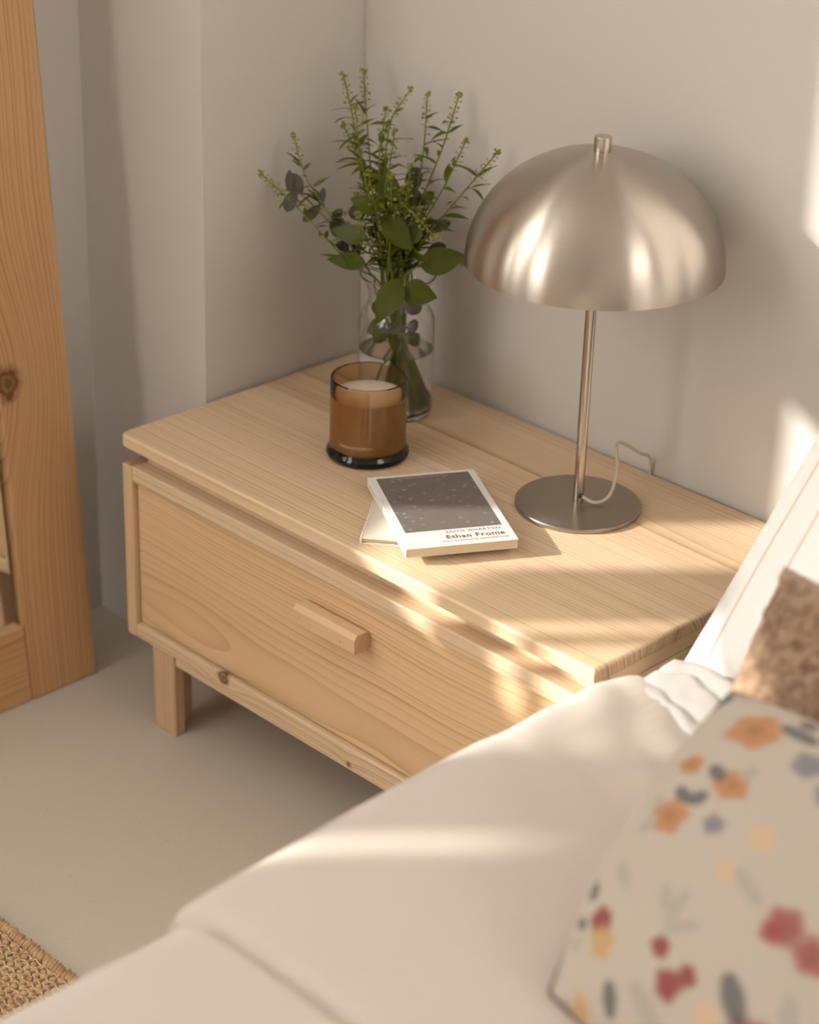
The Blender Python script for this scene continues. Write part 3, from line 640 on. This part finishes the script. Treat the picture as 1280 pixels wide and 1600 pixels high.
# ------------------------------------------------------------------ daybed
linen = (0.80, 0.725, 0.645)
def cloth(name, col, rough=0.9, var=0.03, weave=900.0, st=0.15):
    q = N(name); c = q.co(); f = q.noise(c, 12.0, 3.0); g = q.noise(c, weave, 2.0, 0.7)
    q.set(q.mix(f, [x * (1 - var) for x in col], [min(1, x * (1 + var)) for x in col]), rough)
    q.b.inputs['Sheen Weight'].default_value = 0.15; q.b.inputs['Specular IOR Level'].default_value = 0.2
    q.bump(g, st, 0.0008); return q.m
duvet_m = cloth('cream_cotton', (0.62, 0.55, 0.492)); sheet_m = cloth('white_sheet', (0.68, 0.645, 0.61)); pillow_m = cloth('white_pillowcase', (0.68, 0.65, 0.62), 0.9, 0.01)
bed = thing('daybed', (1.28, -0.8, 0), 'daybed with a white fitted sheet, standing right of the nightstand', 'bed')
boxo('bed_base', (0.90, -1.90, 0.0), (1.74, 0.38, 0.17), wood('bed_pine', 'y', (1.3, -0.3), 150, PINE, PINED), bed, 0.004)
bm = bmesh.new(); box(bm, (0.846, -1.95, 0.172), (1.76, 0.405, 0.399), 0.035, 5); obj('mattress', bm, sheet_m, bed, True)
DX0, DX1, DY0, DY1, DT, DR = 0.821, 1.77, -1.97, 0.024, 0.434, 0.052
def knots_1d(a, b, n, R):
    e = [R * (1 - math.cos(math.pi / 2 * k / 7)) for k in range(8)]
    return [a + v for v in e] + [a + R + (b - a - 2 * R) * k / n for k in range(1, n)] + [b - v for v in reversed(e)]
xs_ = knots_1d(DX0, DX1, 60, DR); ys_ = knots_1d(DY0, -0.595, 70, 0.03)[:-1] + [-0.595 + 0.0028 * k for k in range(6)] + [-0.578 + (DY1 - DR + 0.578) * k / 60 for k in range(60)] + [DY1 - v for v in reversed([DR * (1 - math.cos(math.pi / 2 * k / 7)) for k in range(8)])]
SEAM = -0.588
def duvet_pt(x, y):
    R = DR
    X, Y = x, y
    # the quilt swells a little between its edge and the seam
    sw = 0.0
    if y > SEAM:
        u = (y - SEAM) / (DY1 - SEAM); X += (-0.006 * math.sin(math.pi * u) - 0.000) * max(0, 1 - (x - DX0) / 0.25); sw = 0.006 * math.sin(math.pi * min(1, u)) ** 0.5
    else:
        u = (SEAM - y) / (SEAM - DY0); X += 0.022 * max(0, 1 - (x - DX0) / 0.25) * (1 - 0.5 * u); sw = 0.005 * math.sin(math.pi * u) ** 0.4
    dx = max(R - (x - DX0), R - (DX1 - x), 0.0); dy = max(R - (y - DY0), R - (DY1 - y), 0.0)
    h = math.hypot(dx, dy)
    if h > R:
        f = R / h
        X += (dx - dx * f) * (1 if x < 1.2 else -1); Y += (dy - dy * f) * (1 if y < -0.9 else -1); h = R
    z = DT - (R - math.sqrt(max(0, R * R - h * h))) + sw
    z -= 0.010 * math.exp(-((y - SEAM) / 0.006) ** 2) * (1 if h < R * 0.98 else 0.4)
    z += 0.0035 * (mn.noise(V((x * 7, y * 7, 1.3)))) + 0.0012 * mn.noise(V((x * 25, y * 18, 4.0)))
    d = math.hypot(x - 0.93, y + 0.06)
    if d < 0.22: z += 0.0035 * (1 - d / 0.22) * math.sin(95 * ((x - 0.93) * 0.55 + (y + 0.06) * 0.85) + 3 * mn.noise(V((x * 9, y * 9, 0))))
    return V((X, Y, z))
bm = bmesh.new()
G = [[bm.verts.new(duvet_pt(x, y)) for x in xs_] for y in ys_]
for j in range(len(ys_) - 1):
    for i in range(len(xs_) - 1): bm.faces.new((G[j][i], G[j][i + 1], G[j + 1][i + 1], G[j + 1][i]))
loop = [G[0][i] for i in range(len(xs_))] + [G[j][-1] for j in range(1, len(ys_))] + [G[-1][i] for i in range(len(xs_) - 2, -1, -1)] + [G[j][0] for j in range(len(ys_) - 2, 0, -1)]
lowl = [bm.verts.new((v.co.x, v.co.y, 0.401 if v.co.y > 0.0 else 0.20)) for v in loop]
for k in range(len(loop)):
    j = (k + 1) % len(loop); bm.faces.new((loop[k], loop[j], lowl[j], lowl[k]))
dv = tag(obj('bed_cover', bm, duvet_m, None, True), 'padded cream bed cover with a sewn cross seam, spread over the daybed', 'bed cover')
bm = bmesh.new(); tube(bm, [duvet_pt(x, SEAM) + V((0, 0, 0.0006)) for x in [DX0 + 0.004 + 0.01 * k for k in range(60)]], 0.0012, 5)
obj('seam_stitching', bm, plain('seam_thread', (0.58, 0.47, 0.38), 0.9), dv, True)
# white pillow leaning on the wall
P0, E1, E2 = V((0.851, 0.072, 0.394)), V((0.80, 0, 0)), V((0.0, 0.325, 0.325))
NP = E1.cross(E2).normalized()
if NP.y > 0: NP = -NP
def pillow_pt(u, v, side):
    a, b = 2 * u - 1, 2 * v - 1
    fl = 0.045
    ua = min(1.0, max(0.0, (min(u, 1 - u) * 0.80 - 0.016) / 0.30)); vb = min(1.0, max(0.0, (min(v, 1 - v) * 0.46 - 0.0) / 0.20))
    prof_ = (1 - (1 - ua) ** 2.2) ** 0.75 * (1 - (1 - vb) ** 2.0) ** 0.6
    T_ = 0.105 if side > 0 else 0.030
    p = P0 + E1 * u + E2 * v + NP * (side * (T_ * prof_ + 0.0015))
    p += NP * side * 0.0025 * mn.noise(V((u * 9, v * 7, 5 + side))) * prof_
    return p
def two_sided(name, f, nu, nv, m, parent=None, colf=None):
    vs, cols, fs = [], [], []
    for sd_ in (1, -1):
        o_ = len(vs)
        for j in range(nv + 1):
            for i in range(nu + 1):
                vs.append(tuple(f(i / nu, j / nv, sd_)))
                if colf: cols.append(colf(i / nu, j / nv, sd_))
        for j in range(nv):
            for i in range(nu):
                a = o_ + j * (nu + 1) + i
                fs.append((a, a + 1, a + nu + 2, a + nu + 1) if sd_ > 0 else (a, a + nu + 1, a + nu + 2, a + 1))
    k = (nu + 1) * (nv + 1)
    rim_ = [i for i in range(nu + 1)] + [j * (nu + 1) + nu for j in range(1, nv + 1)] + [nv * (nu + 1) + i for i in range(nu - 1, -1, -1)] + [j * (nu + 1) for j in range(nv - 1, 0, -1)]
    for n_ in range(len(rim_)):
        a, b = rim_[n_], rim_[(n_ + 1) % len(rim_)]
        fs.append((a, a + k, b + k, b))
    me = bpy.data.meshes.new(name); me.from_pydata(vs, [], fs)
    if colf:
        at = me.color_attributes.new('print', 'FLOAT_COLOR', 'POINT'); at.data.foreach_set('color', [c for col in cols for c in (*col, 1.0)])
    return link_obj(name, me, m, parent, True)
wp = tag(two_sided('white_pillow', pillow_pt, 90, 60, pillow_m), 'white pillow with thin pink stripes, leaning against the back wall', 'pillow')
stripe_m = plain('pink_brown_stripe', (0.62, 0.43, 0.37), 0.9)
for off_ in (0.028, 0.080, 0.144, 0.208):
    bm = bmesh.new(); pts = [pillow_pt(off_ / 0.80, v / 40, 1) + NP * 0.0001 for v in range(0, 41)]
    L1, L2 = [], []
    for p in pts:
        L1.append(bm.verts.new(p + NP * 0.0004 - V((0.0018, 0, 0)))); L2.append(bm.verts.new(p + NP * 0.0004 + V((0.0018, 0, 0))))
    for k in range(40): bm.faces.new((L1[k], L2[k], L2[k + 1], L1[k + 1]))
    obj('stripe', bm, stripe_m, wp, True)
# gathered open end of the pillowcase on the bed cover
def hem_pt(u, v):
    a = V((0.866, -0.036, 0.0)).lerp(V((1.06, -0.074, 0.0)), u); b = V((0.868, 0.040, 0.0)).lerp(V((1.06, 0.000, 0.0)), u)
    p = a.lerp(b, max(0.0, (v - 0.06) / 0.94)); nz_ = mn.noise(V((u * 3.2, v * 2.0, 2.0)))
    wave = abs(math.sin(math.pi * (2.6 * v + 0.35 * nz_ + 0.25 * u * v))) ** 0.8
    sq = math.sin(math.pi * min(1.0, 0.04 + u * 1.9) * 0.5) ** 0.6
    z = 0.431 + 0.020 * v * sq + 0.012 * wave * sq * (0.7 + 0.5 * mn.noise(V((u * 6, v * 3, 7.0))))
    p.y += 0.006 * mn.noise(V((u * 7, v * 4, 11.0)))
    if v < 0.05: z = 0.424
    if u < 0.02: z = 0.410 + 0.015 * (1 - v)
    p.z = z; return p
grid_mesh('gathered_hem', hem_pt, 50, 50, pillow_m, wp)

# brown boucle cushion
def cushion_fn(p00, eu, ev, T_, pinch=0.07, pw=0.55, fuzz=0.0, seed=0, rnd=0.0):
    nr = eu.cross(ev).normalized()
    if nr.dot(toview) < 0: nr = -nr
    c0 = p00 + eu / 2 + ev / 2
    def f(u, v, sd_):
        a, b = 2 * u - 1, 2 * v - 1
        aa = a * (1 - pinch * (1 - b * b)) * (1 - rnd * b * b * a * a); bb = b * (1 - pinch * (1 - a * a)) * (1 - rnd * a * a * b * b)
        t_ = T_ * max(0.0, (1 - a * a) * (1 - b * b)) ** pw
        p = c0 + eu * (aa / 2) + ev * (bb / 2) + nr * sd_ * (t_ * (1.0 if sd_ > 0 else 0.4) + 0.001)
        if fuzz: 
            e_ = 1.0
            p += (nr * sd_ * 0.7 + eu.normalized() * a * 0.25) * fuzz * (mn.noise(p * 70 + V((seed, 0, 0))) + 0.6 * mn.noise(p * 150)) * e_
        return p
    return f
bq = N('brown_boucle'); c = bq.co(); n1 = bq.noise(c, 95.0, 3.0, 0.65); n2 = bq.noise(c, 320.0, 2.0)
bq.set(bq.mix(bq.smooth(n1, 0.35, 0.68), (0.20, 0.11, 0.062), (0.41, 0.265, 0.165)), 1.0); bq.b.inputs['Sheen Weight'].default_value = 0.4; bq.bump(n2, 0.8, 0.003)
tag(two_sided('boucle_cushion', cushion_fn(V((1.028, -0.122, 0.437)), V((0.46, -0.015, -0.01)), V((0.012, 0.087, 0.202)), 0.062, 0.02, 0.42, 0.0055), 120, 70, bq.m), 'brown woolly boucle cushion standing between the white pillow and the flowered cushion', 'cushion')
# flowered cushion: printed cloth, the print is stored per vertex
FL = [((1170, 1180), 30, 'o'), ((1093, 1240), 15, 'o'), ((1145, 1275), 20, 'o'), ((1066, 1320), 22, 'o'), ((1178, 1345), 15, 'p'), ((1135, 1390), 12, 'p'), ((968, 1452), 15, 'r'), ((966, 1478), 17, 'y'), ((921, 1545), 14, 'y'), ((1048, 1480), 11, 'r'), ((1053, 1518), 15, 'r'), ((1078, 1508), 11, 'r'), ((1197, 1442), 19, 'm'), ((1222, 1470), 19, 'm'), ((1180, 1452), 12, 'm'), ((1140, 1565), 24, 'm'), ((1162, 1580), 22, 'm'), ((1118, 1568), 12, 'm'), ((1070, 1575), 12, 'm'), ((1050, 1588), 13, 'm'), ((1075, 1598), 12, 'm'), ((1145, 1585), 8, 'o'), ((1095, 1545), 14, 'p'),
      ((1235, 1233), 18, 'b'), ((1262, 1275), 19, 'b'), ((1268, 1350), 19, 'b'), ((1122, 1332), 12, 'b'), ((1300, 1420), 18, 'b'), ((1310, 1200), 20, 'o'), ((1330, 1310), 22, 'm'), ((1340, 1480), 24, 'o'), ((1260, 1540), 16, 'b'), ((1300, 1580), 22, 'r'), ((1210, 1590), 12, 'p')]
LF = [((1128, 1095), (1098, 1130), 9, 'k'), ((1127, 1098), (1120, 1105), 11, 'k'), ((1124, 1250), (1130, 1262), 9, 'k'), ((1170, 1250), (1160, 1262), 8, 'g'), ((1098, 1298), (1108, 1292), 9, 'k'), ((1080, 1282), (1088, 1296), 8, 'k'), ((1052, 1290), (1050, 1300), 7, 'g'), ((1045, 1322), (1030, 1335), 8, 'g'), ((1208, 1170), (1238, 1190), 9, 'k'), ((1230, 1152), (1236, 1160), 9, 'k'), ((1250, 1155), (1262, 1165), 7, 'g'), ((1128, 1510), (1132, 1540), 12, 'k'), ((972, 1525), (970, 1545), 9, 'k'), ((1010, 1525), (1030, 1560), 10, 'g'), ((1085, 1420), (1060, 1450), 7, 'g'), ((1060, 1415), (1058, 1435), 7, 'g'), ((1095, 1455), (1060, 1460), 6, 'g'), ((1150, 1390), (1168, 1420), 8, 'g'), ((1000, 1385), (1006, 1410), 8, 'g'), ((958, 1405), (956, 1420), 7, 'k'), ((934, 1450), (938, 1456), 7, 'k'), ((920, 1482), (930, 1474), 8, 'g'), ((895, 1495), (885, 1515), 8, 'g'), ((890, 1548), (896, 1560), 11, 'b'), ((1192, 1520), (1188, 1545), 9, 'g'), ((1225, 1570), (1200, 1595), 9, 'g'), ((1160, 1088), (1180, 1080), 8, 'g'), ((1145, 1085), (1150, 1100), 8, 'g')]
PAL = {'o': (0.46, 0.21, 0.085), 'p': (0.60, 0.42, 0.28), 'y': (0.52, 0.33, 0.16), 'r': (0.25, 0.04, 0.045), 'm': (0.33, 0.09, 0.085), 'b': (0.20, 0.20, 0.22), 'k': (0.11, 0.115, 0.115), 'g': (0.40, 0.37, 0.32)}
FP0, FU, FV = V((1.140, -0.458, 0.440)), V((0.385, -0.03, 0.0)), V((-0.050, 0.285, 0.150))
CUSH = (0.50, 0.44, 0.375)
def px_uv(x, y):                 # lay-out of the print: motif sheet units to cloth coordinates
    dx, dy = x - 868.0, y - 1530.0
    det = FM[0][0] * FM[1][1] - FM[0][1] * FM[1][0]
    return (dx * FM[1][1] - dy * FM[0][1]) / det, (dy * FM[0][0] - dx * FM[1][0]) / det
FM = ((430.0, 262.0), (210.0, -455.0))
FLU = [(*px_uv(*c_), r_ / 430.0, k_) for c_, r_, k_ in FL]
LFU = [(*px_uv(*a_), *px_uv(*b_), w_ / 430.0, k_) for a_, b_, w_, k_ in LF]
def print_col(u, v, sd_):
    if sd_ < 0: return CUSH
    col = list(CUSH)
    for (fu, fv, r_, k_) in FLU:
        dx, dy = u - fu, v - fv
        if abs(dx) > 2 * r_ or abs(dy) > 2 * r_: continue
        a = math.atan2(dy, dx); R_ = r_ * (1 + 0.09 * math.sin(5 * a + fu * 40) + 0.05 * math.sin(3 * a + fv * 70))
        d = math.hypot(dx, dy) / R_
        m_ = max(0.0, min(1.0, (1.15 - d) / 0.42)) * 0.88
        pc = PAL[k_]; dk = 0.62 + 0.38 * min(1, d / 0.45) if k_ in 'om' else 1.0
        for i in range(3): col[i] = col[i] * (1 - m_) + pc[i] * dk * m_
    for (au, av, bu, bv, w_, k_) in LFU:
        if abs(u - au) > 0.2 or abs(v - av) > 0.2: continue
        ex, ey = bu - au, bv - av; t = max(0, min(1, ((u - au) * ex + (v - av) * ey) / (ex * ex + ey * ey + 1e-9)))
        d = math.hypot(u - au - ex * t, v - av - ey * t) / (w_ * (0.65 + 0.5 * math.sin(math.pi * (0.15 + 0.7 * t))))
        m_ = max(0.0, min(1.0, (1.1 - d) / 0.4)) * 0.85
        for i in range(3): col[i] = col[i] * (1 - m_) + PAL[k_][i] * m_
    return col
q = N('flower_printed_cotton'); at = q.n('ShaderNodeVertexColor'); at.layer_name = 'print'; c = q.co()
q.set(at.outputs[0], 0.9); q.b.inputs['Specular IOR Level'].default_value = 0.2; q.bump(q.noise(c, 900.0, 2.0), 0.15, 0.0008)
ff = cushion_fn(FP0, FU, FV, 0.072, -0.06, 0.50, rnd=0.03)
fcu = tag(two_sided('flowered_cushion', ff, 210, 210, q.m, None, print_col), 'cream cushion printed with orange, red and grey flowers, nearest on the bed', 'cushion')
bm = bmesh.new()
pp = [ff(u / 40, 0, 1) for u in range(41)] + [ff(1, v / 40, 1) for v in range(1, 41)] + [ff(1 - u / 40, 1, 1) for u in range(1, 41)] + [ff(0, 1 - v / 40, 1) for v in range(1, 41)]
tube(bm, pp, 0.0022, 6); obj('piping', bm, plain('dark_piping', (0.16, 0.10, 0.08), 0.9), fcu, True)
# ------------------------------------------------------------------ jute rug
RX0, RX1, RY0, RY1 = -0.02, 0.80, -1.90, -0.408
rug = thing('jute_rug', (0.4, -1.1, 0), 'hand woven jute rug with pale threads on the floor beside the bed', 'rug')
jute_b = plain('jute_backing', (0.36, 0.22, 0.11), 1.0, 0.2, 200.0)
jq = N('jute_yarn'); c = jq.co(); n1 = jq.noise(c, 70.0, 3.0); n2 = jq.noise(c, 900.0, 2.0)
jq.set(jq.mix(jq.smooth(n1, 0.3, 0.7), (0.50, 0.31, 0.155), (0.70, 0.49, 0.28)), 0.95); jq.bump(n2, 0.7, 0.001)
boxo('backing', (RX0, RY0, 0.0005), (RX1, RY1 - 0.006, 0.006), jute_b, rug, 0.001)
proto = bmesh.new(); blob(proto, (0, 0, 0), 1, sub=1)
pv = [v.co.copy() for v in proto.verts]; proto.verts.index_update(); pf = [tuple(v.index for v in f.verts) for f in proto.faces]; proto.free()
vs, fs = [], []
def stitch(cx, cy, cz, rx, ry, rz, ang):
    o_ = len(vs); ca_, sa_ = math.cos(ang), math.sin(ang)
    for p in pv:
        x, y = p.x * rx, p.y * ry; vs.append((cx + x * ca_ - y * sa_, cy + x * sa_ + y * ca_, cz + p.z * rz))
    for f in pf: fs.append(tuple(i + o_ for i in f))
nx, ny = 92, 48
for i in range(nx):
    for j in range(ny):
        x = RX0 + 0.006 + i * 0.0088; y = RY1 - 0.017 - j * 0.0095 + (0.0045 if i % 2 else 0)
        if x < 0.16 or y < -0.80: continue
        stitch(x + random.uniform(-.0008, .0008), y + random.uniform(-.0008, .0008), 0.0072 + random.uniform(-.0008, .001), 0.0052, 0.0060, 0.0036 + random.uniform(0, .0012), random.uniform(-.3, .3))
me = bpy.data.meshes.new('jute_weave'); me.from_pydata(vs, [], fs); o = link_obj('jute_weave', me, jq.m, rug, True); o['kind'] = 'stuff'
vs, fs = [], []
x = RX0 + 0.12
while x < RX1:
    stitch(x, RY1 - 0.003 + random.uniform(-.0012, .0012), 0.0072, 0.0036, 0.0105 + random.uniform(-.001, .0015), 0.0062 + random.uniform(0, .0012), random.uniform(0.25, 0.55)); x += 0.0052
me = bpy.data.meshes.new('bound_edge'); me.from_pydata(vs, [], fs); o = link_obj('bound_edge', me, jq.m, rug, True); o['kind'] = 'stuff'
bm = bmesh.new(); y = RY1 - 0.0135; k = 0
while y > -0.80:
    pts = [(x_, y + 0.0014 * math.sin(x_ * 357 + k * 3.1), 0.0098 + 0.0022 * math.sin(x_ * 357 * 2 + k * 1.7)) for x_ in [0.16 + 0.0044 * i for i in range(146)]]
    tube(bm, pts, 0.00085, 4); y -= 0.0095; k += 1
o = obj('pale_threads', bm, plain('pale_cotton_thread', (0.80, 0.68, 0.52), 0.9), rug, True); o['kind'] = 'stuff'
